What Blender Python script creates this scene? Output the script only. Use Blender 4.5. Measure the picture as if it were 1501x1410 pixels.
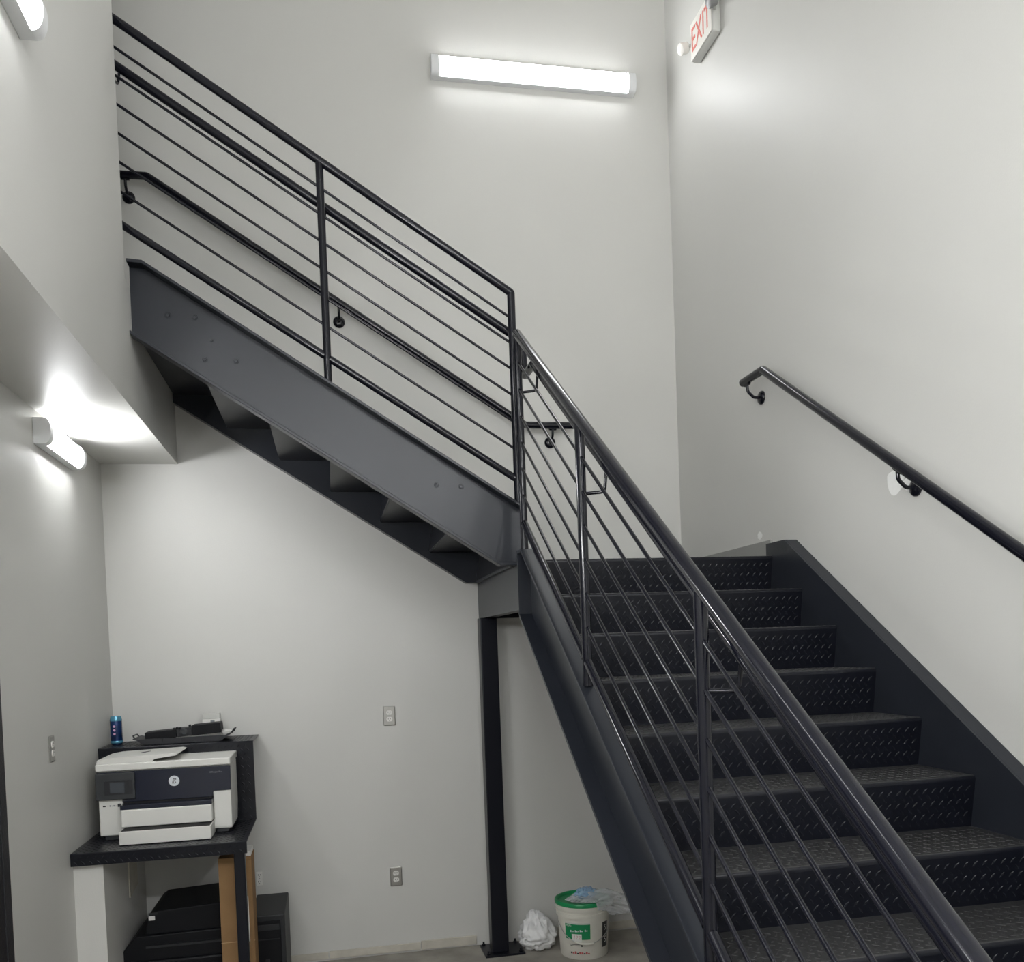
import bpy, bmesh, math, random
from mathutils import Vector, Matrix, noise
random.seed(7)
for o in list(bpy.data.objects): bpy.data.objects.remove(o)
scene = bpy.context.scene
COL = scene.collection

# ------------------------------------------------------------------ camera
CAM = Vector((-2.1938, -5.3582, 1.8049))
YAW, PITCH, ROLL = 0.2025, -0.0287, -0.0368
F_PX, CX, CY, W_PX, H_PX = 1317.63, 756.44, 984.76, 1501.0, 1410.0
fw = Vector((math.sin(YAW)*math.cos(PITCH), math.cos(YAW)*math.cos(PITCH), math.sin(PITCH)))
rt = Vector((math.cos(YAW), -math.sin(YAW), 0)); up = rt.cross(fw)
rt2 = math.cos(ROLL)*rt + math.sin(ROLL)*up
up2 = -math.sin(ROLL)*rt + math.cos(ROLL)*up
cam_d = bpy.data.cameras.new('camera'); cam = bpy.data.objects.new('camera', cam_d); COL.objects.link(cam)
cam.matrix_world = Matrix(((rt2.x, up2.x, -fw.x, CAM.x), (rt2.y, up2.y, -fw.y, CAM.y), (rt2.z, up2.z, -fw.z, CAM.z), (0, 0, 0, 1)))
cam_d.sensor_fit = 'HORIZONTAL'; cam_d.sensor_width = 36.0
cam_d.lens = 36.0*F_PX/W_PX
cam_d.shift_x = -(CX-W_PX/2)/W_PX; cam_d.shift_y = (CY-H_PX/2)/W_PX
cam_d.clip_start = 0.05; cam_d.clip_end = 60
scene.camera = cam

# ------------------------------------------------------------------ world and exposure
world = bpy.data.worlds.new('world'); scene.world = world; world.use_nodes = True
bg = world.node_tree.nodes['Background']; bg.inputs[0].default_value = (0.6, 0.62, 0.65, 1); bg.inputs[1].default_value = 0.05
vs = scene.view_settings
scene.display_settings.display_device = 'sRGB'
vs.view_transform = 'Standard'; vs.look = 'None'; vs.gamma = 1.0; vs.use_curve_mapping = False
vs.exposure = 0.0
POW = [26, 68, 24, 65, 84, 84, 22, 98, 95, 140]      # radiance of the lamp diffusers: back wall, under soffit, upper wall, then unseen fill lamps added around and behind the viewer

# ------------------------------------------------------------------ materials
def mat(name, base, rough=0.5, spec=0.5, metal=0.0, var=0.0, vscale=6.0, bump=0.0, bscale=60.0, rvar=0.0, emit=None, estr=0.0, alpha=1.0, coat=0.0, trans=0.0, detail=4.0):
    m = bpy.data.materials.new(name); m.use_nodes = True
    nt = m.node_tree; n = nt.nodes; l = nt.links; b = n['Principled BSDF']
    b.inputs['Base Color'].default_value = (*base, 1); b.inputs['Roughness'].default_value = rough
    b.inputs['Specular IOR Level'].default_value = spec; b.inputs['Metallic'].default_value = metal
    b.inputs['Coat Weight'].default_value = coat; b.inputs['Alpha'].default_value = alpha
    b.inputs['Transmission Weight'].default_value = trans
    tc = n.new('ShaderNodeTexCoord')
    if var or rvar:
        nz = n.new('ShaderNodeTexNoise'); nz.inputs['Scale'].default_value = vscale; nz.inputs['Detail'].default_value = detail
        l.new(tc.outputs['Object'], nz.inputs['Vector'])
        if var:
            r = n.new('ShaderNodeValToRGB')
            r.color_ramp.elements[0].position = 0.3; r.color_ramp.elements[1].position = 0.7
            r.color_ramp.elements[0].color = (*[max(0, c*(1-var)) for c in base], 1)
            r.color_ramp.elements[1].color = (*[min(1, c*(1+var)) for c in base], 1)
            l.new(nz.outputs['Fac'], r.inputs[0]); l.new(r.outputs[0], b.inputs['Base Color'])
        if rvar:
            mr = n.new('ShaderNodeMapRange'); mr.inputs['To Min'].default_value = max(0, rough-rvar); mr.inputs['To Max'].default_value = min(1, rough+rvar)
            l.new(nz.outputs['Fac'], mr.inputs['Value']); l.new(mr.outputs[0], b.inputs['Roughness'])
    if bump:
        bz = n.new('ShaderNodeTexNoise'); bz.inputs['Scale'].default_value = bscale; bz.inputs['Detail'].default_value = 3
        l.new(tc.outputs['Object'], bz.inputs['Vector'])
        bp = n.new('ShaderNodeBump'); bp.inputs['Strength'].default_value = bump; bp.inputs['Distance'].default_value = 0.01
        l.new(bz.outputs['Fac'], bp.inputs['Height']); l.new(bp.outputs[0], b.inputs['Normal'])
    if emit:
        b.inputs['Emission Color'].default_value = (*emit, 1); b.inputs['Emission Strength'].default_value = estr
    return m
M = {}
M['wall'] = mat('wall_paint', (0.63, 0.625, 0.598), 0.47, 0.40, var=0.015, vscale=1.3, bump=0.05, bscale=140)
M['steel'] = mat('black_painted_steel', (0.0070, 0.0078, 0.0125), 0.32, 0.28)
M['stringer'] = mat('dark_painted_channel', (0.0175, 0.0200, 0.0265), 0.32, 0.36, var=0.08, vscale=3.5)
M['tread'] = mat('black_checker_plate', (0.0052, 0.0060, 0.0100), 0.30, 0.30, var=0.12, vscale=22)
M['dusty'] = mat('dusty_checker_plate', (0.032, 0.032, 0.033), 0.34, 0.55, var=0.6, vscale=130)
M['rail'] = mat('satin_black_rail', (0.0060, 0.0064, 0.0110), 0.15, 0.38)
M['concrete'] = mat('concrete', (0.32, 0.30, 0.265), 0.7, 0.3, var=0.25, vscale=5, bump=0.2, bscale=40, detail=8)
M['trim'] = mat('unpainted_trim', (0.56, 0.53, 0.46), 0.6, 0.3, var=0.12, vscale=9)
M['kick'] = mat('grey_base_strip', (0.30, 0.30, 0.285), 0.5, 0.4, var=0.05)
M['spackle'] = mat('white_spackle', (0.90, 0.90, 0.88), 0.8, 0.2, bump=0.3, bscale=60)
M['lampwhite'] = mat('lamp_white_enamel', (0.80, 0.81, 0.82), 0.35, 0.4)
M['diffuser'] = mat('lamp_diffuser', (0.9, 0.9, 0.9), 0.4, 0.3, emit=(0.97, 0.985, 1.0), estr=1.0)
M['plate'] = mat('brushed_steel_plate', (0.42, 0.41, 0.39), 0.35, 0.5, metal=0.85)
M['device'] = mat('white_receptacle', (0.80, 0.79, 0.76), 0.35, 0.5)
M['hole'] = mat('dark_slot', (0.02, 0.02, 0.02), 0.7, 0.2)
M['signwhite'] = mat('sign_white', (0.82, 0.80, 0.75), 0.4, 0.4)
M['signgrey'] = mat('sign_housing', (0.60, 0.60, 0.57), 0.45, 0.4)
M['signred'] = mat('sign_red', (0.72, 0.20, 0.17), 0.5, 0.4)
M['headgrey'] = mat('lamp_head_grey', (0.22, 0.22, 0.22), 0.4, 0.4)
M['prwhite'] = mat('printer_white', (0.74, 0.735, 0.70), 0.38, 0.45)
M['prblack'] = mat('printer_navy_black', (0.016, 0.019, 0.034), 0.22, 0.5)
M['prgrey'] = mat('printer_charcoal', (0.035, 0.038, 0.042), 0.4, 0.4)
M['screen'] = mat('printer_screen', (0.06, 0.068, 0.08), 0.12, 0.6)
M['logo'] = mat('logo_silver', (0.72, 0.75, 0.78), 0.4, 0.5)
M['dim'] = mat('dim_grey_print', (0.20, 0.21, 0.23), 0.5, 0.4)
M['canblue'] = mat('can_blue', (0.006, 0.028, 0.11), 0.25, 0.6, metal=0.3, var=0.5, vscale=30)
M['canteal'] = mat('can_teal', (0.09, 0.30, 0.42), 0.25, 0.6, metal=0.3)
M['canpink'] = mat('can_pink', (0.65, 0.40, 0.55), 0.4, 0.4)
M['blackplastic'] = mat('black_plastic', (0.014, 0.015, 0.019), 0.45, 0.45)
M['blackmatte'] = mat('black_matte_plastic', (0.0045, 0.005, 0.0068), 0.55, 0.22)
M['framegrey'] = mat('dark_grey_plastic', (0.022, 0.0235, 0.026), 0.5, 0.3)
M['card'] = mat('cardboard', (0.29, 0.175, 0.085), 0.85, 0.15, var=0.10, vscale=7)
M['tape'] = mat('packing_tape', (0.50, 0.32, 0.16), 0.3, 0.5)
M['paper'] = mat('white_paper', (0.78, 0.77, 0.74), 0.7, 0.25)
M['bucket'] = mat('bucket_white_plastic', (0.72, 0.70, 0.63), 0.42, 0.45, var=0.05, vscale=14)
M['lid'] = mat('green_lid', (0.008, 0.26, 0.085), 0.35, 0.5)
M['labelgreen'] = mat('label_green', (0.008, 0.24, 0.085), 0.45, 0.4)
M['ink'] = mat('black_print', (0.03, 0.03, 0.03), 0.5, 0.4)
M['redink'] = mat('red_print', (0.55, 0.12, 0.12), 0.5, 0.4)
M['pinkink'] = mat('pink_print', (0.60, 0.33, 0.36), 0.5, 0.4)
M['wire'] = mat('wire_handle', (0.55, 0.55, 0.55), 0.3, 0.5, metal=0.9)
M['bag'] = mat('white_bag_plastic', (0.80, 0.80, 0.80), 0.38, 0.5, trans=0.0)
M['clear'] = mat('clear_plastic', (0.86, 0.88, 0.90), 0.10, 0.9, alpha=0.34)
M['clearblue'] = mat('blue_film', (0.30, 0.52, 0.78), 0.2, 0.7, alpha=0.5)
M['door'] = mat('black_door', (0.014, 0.014, 0.018), 0.5, 0.4, bump=0.15, bscale=120)

# ------------------------------------------------------------------ helpers
def tag(o, label=None, cat=None, group=None, kind=None):
    if label: o['label'] = label
    if cat: o['category'] = cat
    if group: o['group'] = group
    if kind: o['kind'] = kind
    return o
def wloc(o):
    p = Vector((0, 0, 0))
    while o: p += o.location; o = o.parent
    return p
def thing(name, label, cat, loc=(0, 0, 0), group=None):
    o = bpy.data.objects.new(name, None); COL.objects.link(o); o.location = loc; o.empty_display_size = 0.1
    return tag(o, label, cat, group)
def obj(name, bm, m, parent=None, origin=None, smooth=False, angle=40):
    """bm holds world coordinates; the mesh is shifted to its own or its parent's origin."""
    bmesh.ops.recalc_face_normals(bm, faces=bm.faces)
    if smooth:
        lim = math.radians(angle)
        for f in bm.faces: f.smooth = True
        for e in bm.edges:
            if len(e.link_faces) == 2 and e.calc_face_angle(0) > lim: e.smooth = False
    off = wloc(parent) if parent else Vector(origin if origin else (0, 0, 0))
    bmesh.ops.translate(bm, verts=bm.verts, vec=-off)
    me = bpy.data.meshes.new(name); bm.to_mesh(me); bm.free()
    me.materials.append(M[m])
    o = bpy.data.objects.new(name, me); COL.objects.link(o)
    if parent: o.parent = parent
    else: o.location = off
    return o
def new(): return bmesh.new()
def box(x0, x1, y0, y1, z0, z1, bm=None, bev=0.0, seg=2):
    t = bmesh.new()
    bmesh.ops.create_cube(t, size=1)
    for v in t.verts: v.co = Vector((x0+(v.co.x+.5)*(x1-x0), y0+(v.co.y+.5)*(y1-y0), z0+(v.co.z+.5)*(z1-z0)))
    if bev: bmesh.ops.bevel(t, geom=list(t.edges), offset=bev, segments=seg, affect='EDGES', profile=0.5)
    return merge(bm, t)
def merge(bm, t):
    if bm is None: return t
    me = bpy.data.meshes.new('tmp'); t.to_mesh(me); bm.from_mesh(me); t.free(); bpy.data.meshes.remove(me)
    return bm
def prism(poly, axis, a, b, bm=None, bev=0.0):
    """polygon in the plane normal to axis (X: (y,z), Y: (x,z), Z: (x,y)), extruded from a to b"""
    t = bmesh.new()
    def P(p, c):
        return {'X': (c, p[0], p[1]), 'Y': (p[0], c, p[1]), 'Z': (p[0], p[1], c)}[axis]
    va = [t.verts.new(P(p, a)) for p in poly]; vb = [t.verts.new(P(p, b)) for p in poly]
    n = len(poly)
    t.faces.new(va); t.faces.new(vb[::-1])
    for i in range(n): t.faces.new((va[i], vb[i], vb[(i+1) % n], va[(i+1) % n]))
    bmesh.ops.recalc_face_normals(t, faces=t.faces)
    if bev: bmesh.ops.bevel(t, geom=list(t.edges), offset=bev, segments=2, affect='EDGES', profile=0.5)
    return merge(bm, t)
def fillet(pts, rad, n=6):
    pts = [Vector(p) for p in pts]; out = [pts[0]]
    for i in range(1, len(pts)-1):
        a, b, c = pts[i-1], pts[i], pts[i+1]
        d1 = (a-b).normalized(); d2 = (c-b).normalized()
        ang = d1.angle(d2)
        if ang > 3.13: out.append(b); continue
        k = min(rad/math.tan(ang/2), (a-b).length*0.45, (c-b).length*0.45)
        p, q = b+d1*k, b+d2*k
        for j in range(n+1):
            s = j/n; out.append((1-s)**2*p + 2*s*(1-s)*b + s*s*q)
    out.append(pts[-1]); return out
def tube(pts, r, bm=None, seg=16, cap=True):
    pts = [Vector(p) for p in pts]; t = bmesh.new(); rings = []
    d0 = (pts[1]-pts[0]).normalized()
    ref = Vector((0, 0, 1)) if abs(d0.z) < 0.9 else Vector((1, 0, 0))
    nrm = (ref - d0*ref.dot(d0)).normalized()
    for i, p in enumerate(pts):
        if i == 0: d = d0; sc = 1
        elif i == len(pts)-1: d = (pts[i]-pts[i-1]).normalized()
        else: d = ((pts[i]-pts[i-1]).normalized() + (pts[i+1]-pts[i]).normalized()).normalized()
        nrm = (nrm - d*nrm.dot(d)).normalized(); bn = d.cross(nrm)
        rings.append([t.verts.new(p + r*(math.cos(2*math.pi*k/seg)*nrm + math.sin(2*math.pi*k/seg)*bn)) for k in range(seg)])
    for i in range(len(rings)-1):
        for k in range(seg): t.faces.new((rings[i][k], rings[i][(k+1) % seg], rings[i+1][(k+1) % seg], rings[i+1][k]))
    if cap: t.faces.new(rings[0][::-1]); t.faces.new(rings[-1])
    return merge(bm, t)
def lathe(profile, c, axis=(0, 0, 1), bm=None, seg=32):
    """profile (r, h) list, turned about axis through c"""
    ax = Vector(axis).normalized()
    ref = Vector((1, 0, 0)) if abs(ax.x) < 0.9 else Vector((0, 1, 0))
    u = (ref-ax*ref.dot(ax)).normalized(); v = ax.cross(u); c = Vector(c); t = bmesh.new(); rings = []
    for r, h in profile:
        if r < 1e-6: rings.append([t.verts.new(c+ax*h)])
        else: rings.append([t.verts.new(c+ax*h+r*(math.cos(2*math.pi*k/seg)*u+math.sin(2*math.pi*k/seg)*v)) for k in range(seg)])
    for a, b in zip(rings, rings[1:]):
        for k in range(seg):
            if len(a) == 1 and len(b) == 1: continue
            if len(a) == 1: t.faces.new((a[0], b[(k+1) % seg], b[k]))
            elif len(b) == 1: t.faces.new((a[k], a[(k+1) % seg], b[0]))
            else: t.faces.new((a[k], a[(k+1) % seg], b[(k+1) % seg], b[k]))
    if len(rings[0]) > 1: t.faces.new(rings[0][::-1])
    if len(rings[-1]) > 1: t.faces.new(rings[-1])
    return merge(bm, t)
FRONT = Matrix(((1, 0, 0, 0), (0, 0, -1, 0), (0, 1, 0, 0), (0, 0, 0, 1)))       # faces -Y
LEFTW = Matrix(((0, 0, -1, 0), (-1, 0, 0, 0), (0, 1, 0, 0), (0, 0, 0, 1)))      # faces -X
def text_bm(s, size, pos, rot, ext=0.0008, xs=1.0, shear=0.0):
    cu = bpy.data.curves.new('lettering', 'FONT'); cu.body = s; cu.size = size; cu.extrude = ext
    cu.align_x = 'CENTER'; cu.align_y = 'CENTER'; cu.shear = shear; cu.resolution_u = 3
    ob = bpy.data.objects.new('lettering', cu); COL.objects.link(ob)
    dg = bpy.context.evaluated_depsgraph_get(); dg.update()
    me = bpy.data.meshes.new_from_object(ob.evaluated_get(dg))
    bm = bmesh.new(); bm.from_mesh(me)
    bpy.data.objects.remove(ob); bpy.data.curves.remove(cu); bpy.data.meshes.remove(me)
    bmesh.ops.transform(bm, matrix=Matrix.Translation(pos) @ rot @ Matrix.Diagonal((xs, 1, 1, 1)), verts=bm.verts)
    return bm

# ------------------------------------------------------------------ dimensions
RISE, RUN, SL = 0.178, 0.2761, 0.178/0.2761
ZL = 2.1995            # landing level
YN = -1.3119           # landing nosing of the lower flight
ZU = ZL + 7*RISE       # upper floor level
XL, XU, YU, ZS = -3.397, -2.992, -1.20, 2.897
CEIL, FRONT_Y = 6.3, -7.4

# ------------------------------------------------------------------ room shell
def struct(name, bm, m='wall', **k): return tag(obj(name, bm, m, **k), kind='structure')
struct('floor', box(-4.75, 0.15, FRONT_Y-0.15, 0.15, -0.15, 0.0), 'concrete')
wall_back = struct('wall_back', box(-4.75, 0.15, 0.0, 0.15, 0, CEIL))
wall_right = struct('wall_right', box(0.0, 0.15, FRONT_Y, 0.0, 0, CEIL))
wall_left = struct('wall_left', box(XL-0.15, XL, FRONT_Y, 0.0, 0, ZS))
struct('wall_front', box(-4.75, 0.15, FRONT_Y-0.15, FRONT_Y, 0, CEIL))
struct('ceiling', box(-4.75, 0.15, FRONT_Y-0.15, 0.15, CEIL, CEIL+0.15))
struct('floor_upper', box(-4.6, XU, FRONT_Y, 0.0, ZS, ZU))
b = box(XU-0.12, XU, FRONT_Y, YU, ZU, CEIL)
struct('wall_upper_left', b)
struct('wall_hall_end', box(-4.75, -4.6, FRONT_Y, 0.0, ZS, CEIL))
# strip along the foot of the back wall, with a gap to the slab
bb = box(-3.26, -2.28, -0.010, 0.0, 0.012, 0.052, bev=0.002)
box(-2.275, -1.74, -0.012, 0.0, 0.012, 0.055, bb, 0.002); box(-1.735, -1.40, -0.014, 0.0, 0.010, 0.062, bb, 0.002)
box(-1.13, -0.002, -0.012, 0.0, 0.014, 0.060, bb, 0.002)
struct('baseboard_back', bb, 'trim')
struct('baseboard_right', box(-0.012, 0.0, -1.19, -0.002, ZL+0.001, ZL+0.092, bev=0.002), 'kick')
# spackled spots on the right wall
def patch(name, y, z, ry, rz, seed, parent):
    bm = new(); n = 22; ring = []
    c = bm.verts.new((-0.0022, y, z))
    for k in range(n):
        a = 2*math.pi*k/n; s = 1 + 0.22*noise.noise(Vector((math.cos(a)*1.7+seed, math.sin(a)*1.7, seed)))
        ring.append(bm.verts.new((-0.0006, y+ry*s*math.cos(a), z+rz*s*math.sin(a))))
    for k in range(n): bm.faces.new((c, ring[k], ring[(k+1) % n]))
    return obj(name, bm, 'spackle', parent, smooth=True)
patch('plaster_patch', -2.195, 2.395, 0.055, 0.050, 3.1, wall_right)
patch('plaster_patch', -2.268, 2.370, 0.030, 0.022, 5.1, wall_right)
patch('plaster_patch', -1.056, 2.328, 0.026, 0.020, 8.4, wall_right)
# black door in the left wall
d1 = struct('door_1', box(XL, XL+0.008, -2.63, -1.81, 0.004, 2.05, bev=0.001), 'door')
fr = box(XL, XL+0.012, -1.81, -1.745, 0, 2.12, bev=0.002); box(XL, XL+0.012, -2.695, -2.63, 0, 2.12, fr, 0.002); box(XL, XL+0.012, -2.63, -1.81, 2.055, 2.12, fr, 0.002)
obj('door_frame', fr, 'door', d1)
obj('door_handle', tube(fillet([(XL+0.006, -2.55, 1.0), (XL+0.07, -2.55, 1.0), (XL+0.07, -2.43, 1.0)], 0.015), 0.010), 'plate', d1, smooth=True)
# low boxed-out wall under the shelf
struct('wall_low_chase', box(XL, -3.268, -0.905, 0.0, 0, 0.868))

# ------------------------------------------------------------------ stairs
def lugs(x0, x1, v0, v1, place, bm):
    """raised lozenges of checker plate on a flat panel; place(u, v, h, du, dv) -> world"""
    px, pv = 0.033, 0.0225; L, Wd, H = 0.0125, 0.0042, 0.0014
    rows = int((v1-v0)/pv); cols = int((x1-x0)/px)
    for j in range(rows):
        for i in range(cols):
            u = x0 + (i+0.5+(0.5 if j % 2 else 0))*px; v = v0 + (j+0.5)*pv
            if u > x1-0.014: continue
            s = 1 if (j % 2) else -1
            cu, sv = math.cos(math.radians(48)), s*math.sin(math.radians(48))
            def q(a, c, h): return bm.verts.new(place(u + a*cu - c*sv, v + a*sv + c*cu, h))
            A, B, C, D = q(-L, 0, 0), q(0, -Wd, 0), q(L, 0, 0), q(0, Wd, 0)
            T1, T2 = q(-L*0.55, 0, H), q(L*0.55, 0, H)
            for f in ((A, B, T1), (B, T2, T1), (B, C, T2), (C, D, T2), (D, T1, T2), (D, A, T1)): bm.faces.new(f)
LEAN = 0.0267
def step_meshes(width, drop=RISE):
    """bent-plate step at the origin: nosing along +X from 0 to width, climbing towards +Y"""
    R, T = 0.011, 0.006
    lean = LEAN
    prof = [(lean, -drop)]
    prof.append((0.0, -R*1.4))
    for k in range(6):
        a = math.pi*(1 - 0.5*k/5) ; prof.append((R+R*math.cos(a), -R+R*math.sin(a)))
    prof.append((RUN+lean, 0.0))
    inner = [(RUN+lean, -T), (R, -T), (T, -R), (T, -R*1.4), (lean+T, -drop)]
    bm = prism(prof+inner, 'X', 0, width)
    for f in bm.faces: f.smooth = False
    lb = new()
    dy, dz = lean, -drop+0.0154; ln = math.hypot(dy, dz)
    def riser(u, v, h):      # v measured up the riser
        s = v/(drop-0.0154)
        return (u, lean*(1-s)-h-0.0002, -drop+v)
    lugs(0.006, width-0.004, 0.012, drop-0.016, riser, lb)
    def top(u, v, h): return (u, 0.012+v, h+0.0002)
    lugs(0.006, width-0.004, 0.004, RUN-0.012, top, lb)
    out = []
    for nm, x in (('tread', bm), ('raised_lugs', lb)):
        bmesh.ops.recalc_face_normals(x, faces=x.faces)
        x.normal_update()
        for f in x.faces: f.material_index = 1 if (f.normal.z > 0.5 and f.calc_center_median().y > 0.006) else 0
        me = bpy.data.meshes.new(nm); x.to_mesh(me); x.free(); me.materials.append(M['tread']); me.materials.append(M['dusty']); out.append(me)
    return out
def add_step(meshes, parent, loc, rz=0.0):
    o = bpy.data.objects.new('tread', meshes[0]); COL.objects.link(o); o.parent = parent
    o.location = Vector(loc)-wloc(parent); o.rotation_euler = (0, 0, rz)
    l = bpy.data.objects.new('raised_lugs', meshes[1]); COL.objects.link(l); l.parent = o; l['kind'] = 'stuff'
    return o

# lower flight: climbs towards the back wall along the right wall
lower = thing('stair_flight', 'lower flight of black checker-plate steel stairs climbing along the wall', 'stairs', (-0.66, -3.0, 0))
W_IN, W_OUT = -1.265, -1.325
def zt1(y): return 2.4246 + SL*(y+1.05)
def zb1(y): return 2.0669 + SL*(y+1.05)
def zf(y, off): return zt1(y) - off
YE, YB = -1.25, -4.66
ycut = -1.05 + (2.249-2.4246)/SL
yb0 = -1.05 - 2.0669/SL
tf = 0.013/math.cos(math.atan(SL))
web = prism([(YE, 2.249), (ycut, 2.249), (YB, zt1(YB)), (YB, 0), (yb0, 0), (YE, zb1(YE))], 'X', W_IN, W_IN+0.009)
prism([(YE, 2.249), (ycut, 2.249), (YB, zt1(YB)), (YB, zt1(YB)-tf), (ycut, 2.249-tf), (YE, 2.249-tf)], 'X', W_OUT, W_IN, web, 0.002)
prism([(YE, zb1(YE)+tf), (yb0-tf/SL, 0.0), (yb0, 0.0), (YE, zb1(YE))], 'X', W_OUT, W_IN, web)
prism([(YE, 1.953), (YE, 2.249), (YE+0.010, 2.249), (YE+0.010, 1.953)], 'X', W_OUT, W_IN+0.009, web)
obj('stringer', web, 'stringer', lower)
def zt2(y): return 1.572 + SL*(y+2.498)
yc2 = -2.498 + (2.262-1.572)/SL
YB2 = -4.66; zo = 0.36; yb2 = -2.498 - (1.572-zo)/SL
web = prism([(YE, 2.262), (yc2, 2.262), (YB2, zt2(YB2)), (YB2, 0), (yb2, 0), (YE, zt2(YE)-zo)], 'X', -0.069, -0.060)
prism([(YE, 2.262), (yc2, 2.262), (YB2, zt2(YB2)), (YB2, zt2(YB2)-tf), (yc2, 2.262-tf), (YE, 2.262-tf)], 'X', -0.060, -0.001, web, 0.002)
prism([(YE, zt2(YE)-zo+tf), (yb2-tf/SL, 0.0), (yb2, 0.0), (YE, zt2(YE)-zo)], 'X', -0.060, -0.001, web)
obj('stringer', web, 'stringer', lower)
sm = step_meshes(1.256-0.069)
for k in range(12):
    if k == 11: sm = step_meshes(1.256-0.069, drop=ZL-11*RISE)
    add_step(sm, lower, (-1.256, YN-k*RUN, ZL-k*RISE))

# upper flight: climbs to the left along the back wall
upper = thing('stair_flight', 'upper flight of dark steel stairs climbing along the back wall to the upper floor', 'stairs', (-2.1, -0.6, ZL))
XR = -1.266; xflat = -2.928; zflat = 3.552
def zt3(x): return 2.3337 + SL*(-x-1.05)
def zb3(x): return 1.9729 + SL*(-x-1.05)
zbf = 2.190; xbf = -1.05-(zbf-1.9729)/SL
def upper_stringer(yw, yt):
    s = 1 if yt > yw else -1
    w = prism([(XR, zt3(XR)), (xflat, zt3(xflat)), (XU+0.001, zt3(xflat)+0.004), (XU+0.001, zb3(XU)), (xbf, zbf), (XR, zbf)], 'Y', yw, yw-s*0.009)
    prism([(XR, zt3(XR)), (xflat, zt3(xflat)), (XU+0.001, zt3(xflat)+0.004), (XU+0.001, zt3(xflat)+0.004-tf), (xflat, zt3(xflat)-tf), (XR, zt3(XR)-tf)], 'Y', yw, yt, w, 0.002)
    prism([(XR, zbf), (xbf, zbf), (XU+0.001, zb3(XU)), (XU+0.001, zb3(XU)+tf), (xbf, zbf+tf), (XR, zbf+tf*0.8)], 'Y', yw, yt, w, 0.002)
    return obj('stringer', w, 'stringer', upper)
s_out = upper_stringer(-1.103, -1.163)
upper_stringer(-0.060, -0.001)
for (x, z, r_) in ((-2.839, 3.330, .013), (-2.726, 3.325, .012), (-2.658, 3.225, .008), (-2.691, 3.139, .012), (-2.556, 3.136, .012), (-1.670, 2.579, .012), (-1.553, 2.572, .012)):
    obj('plug_weld', lathe([(0, 0.0035), (r_*0.55, 0.0030), (r_*0.7, 0.001), (r_, 0.0012), (r_*1.1, 0)], (x, -1.103, z), (0, -1, 0), seg=18), 'stringer', s_out, smooth=True)
um = step_meshes(1.094-0.069)
for k in range(1, 8):
    add_step(um, upper, (-1.297-(k-1)*RUN, -1.094, ZL+k*RISE), math.pi/2)

# landing with its column
land = thing('stair_landing', 'square corner landing with grey edge channel carried by a dark square column', 'landing', (-0.65, -0.6, 0))
dk = box(-1.300, -0.002, -1.236, -0.002, ZL-0.010, ZL-0.001)
obj('deck', dk, 'tread', land)
fa = box(-1.311, -1.302, -1.236, -0.002, 1.976, ZL-0.012)
box(-1.302, -1.250, -1.236, -0.002, 1.976, 1.988, fa); box(-1.302, -1.250, -1.236, -0.002, ZL-0.024, ZL-0.012, fa)
box(-1.330, -1.302, -1.100, -0.062, ZL-0.0125, ZL-0.001, fa)
obj('edge_channel', fa, 'stringer', land)
fb = box(-1.30, -0.002, -0.060, -0.050, 1.976, ZL-0.012); box(-1.30, -0.002, -0.050, -0.002, 1.976, 1.988, fb)
obj('wall_channel', fb, 'stringer', land)
fb = box(-1.245, -0.075, -1.234, -1.224, 1.976, ZL-0.012); obj('front_channel', fb, 'stringer', land)
obj('column', box(-1.338, -1.238, -0.205, -0.105, 0.012, 1.976, bev=0.006), 'steel', land)
bp_ = box(-1.385, -1.150, -0.250, -0.035, 0.0, 0.012, bev=0.002); bpo = obj('base_plate', bp_, 'steel', land)
for (x, y) in ((-1.365, -0.228), (-1.172, -0.228), (-1.365, -0.055), (-1.172, -0.055)):
    obj('anchor_bolt', lathe([(0.011, 0), (0.011, 0.009), (0.006, 0.009), (0.006, 0.022), (0, 0.022)], (x, y, 0.012), seg=6), 'steel', bpo)

# ------------------------------------------------------------------ guard rails
RP, RT, RBAR, RBOT = 0.0178, 0.0205, 0.0062, 0.0165
def seg(p, q, r, bm=None, n=14): return tube([p, q], r, bm, n)
XG = -1.292
def gtop(y): return 3.250 + 0.653*(y+1.263)
OFFL = [0.133, 0.254, 0.375, 0.496, 0.617, 0.738, 0.866]
lg = thing('guardrail', 'black pipe guardrail with thin sloping bars along the lower flight', 'railing', (XG, -2.8, 0))
posts = [-1.270, -2.245, -3.267, -4.290]
for y in posts:
    obj('post', seg((XG, y, zt1(y)-0.002 if y < -1.3 else 2.248), (XG, y, gtop(y)), RP, n=20), 'rail', lg, smooth=True)
obj('top_rail', tube(fillet([(XG, posts[0]+0.004, gtop(posts[0])), (XG, posts[-1]-0.03, gtop(posts[-1]-0.03))], 0.02), RT, seg=24), 'rail', lg, smooth=True)
for a, c in zip(posts, posts[1:]):
    for i, o_ in enumerate(OFFL[:6]):
        obj('bar', seg((XG, a-0.010, gtop(a-0.010)-o_), (XG, c+0.012, gtop(c+0.012)-o_), RBAR, n=10), 'rail', lg, smooth=True)
    obj('bottom_rail', seg((XG, a-0.012, gtop(a-0.012)-OFFL[6]), (XG, c+0.014, gtop(c+0.014)-OFFL[6]), RBOT, n=18), 'rail', lg, smooth=True)
YG = -1.133
def utop(x): return 3.483 + 0.6413*(-x-1.284)
OFFU = [0.122, 0.243, 0.366, 0.490, 0.614, 0.742, 0.885]
ug = thing('guardrail', 'black pipe guardrail with thin sloping bars along the upper flight', 'railing', (-2.1, YG, ZL))
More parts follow.
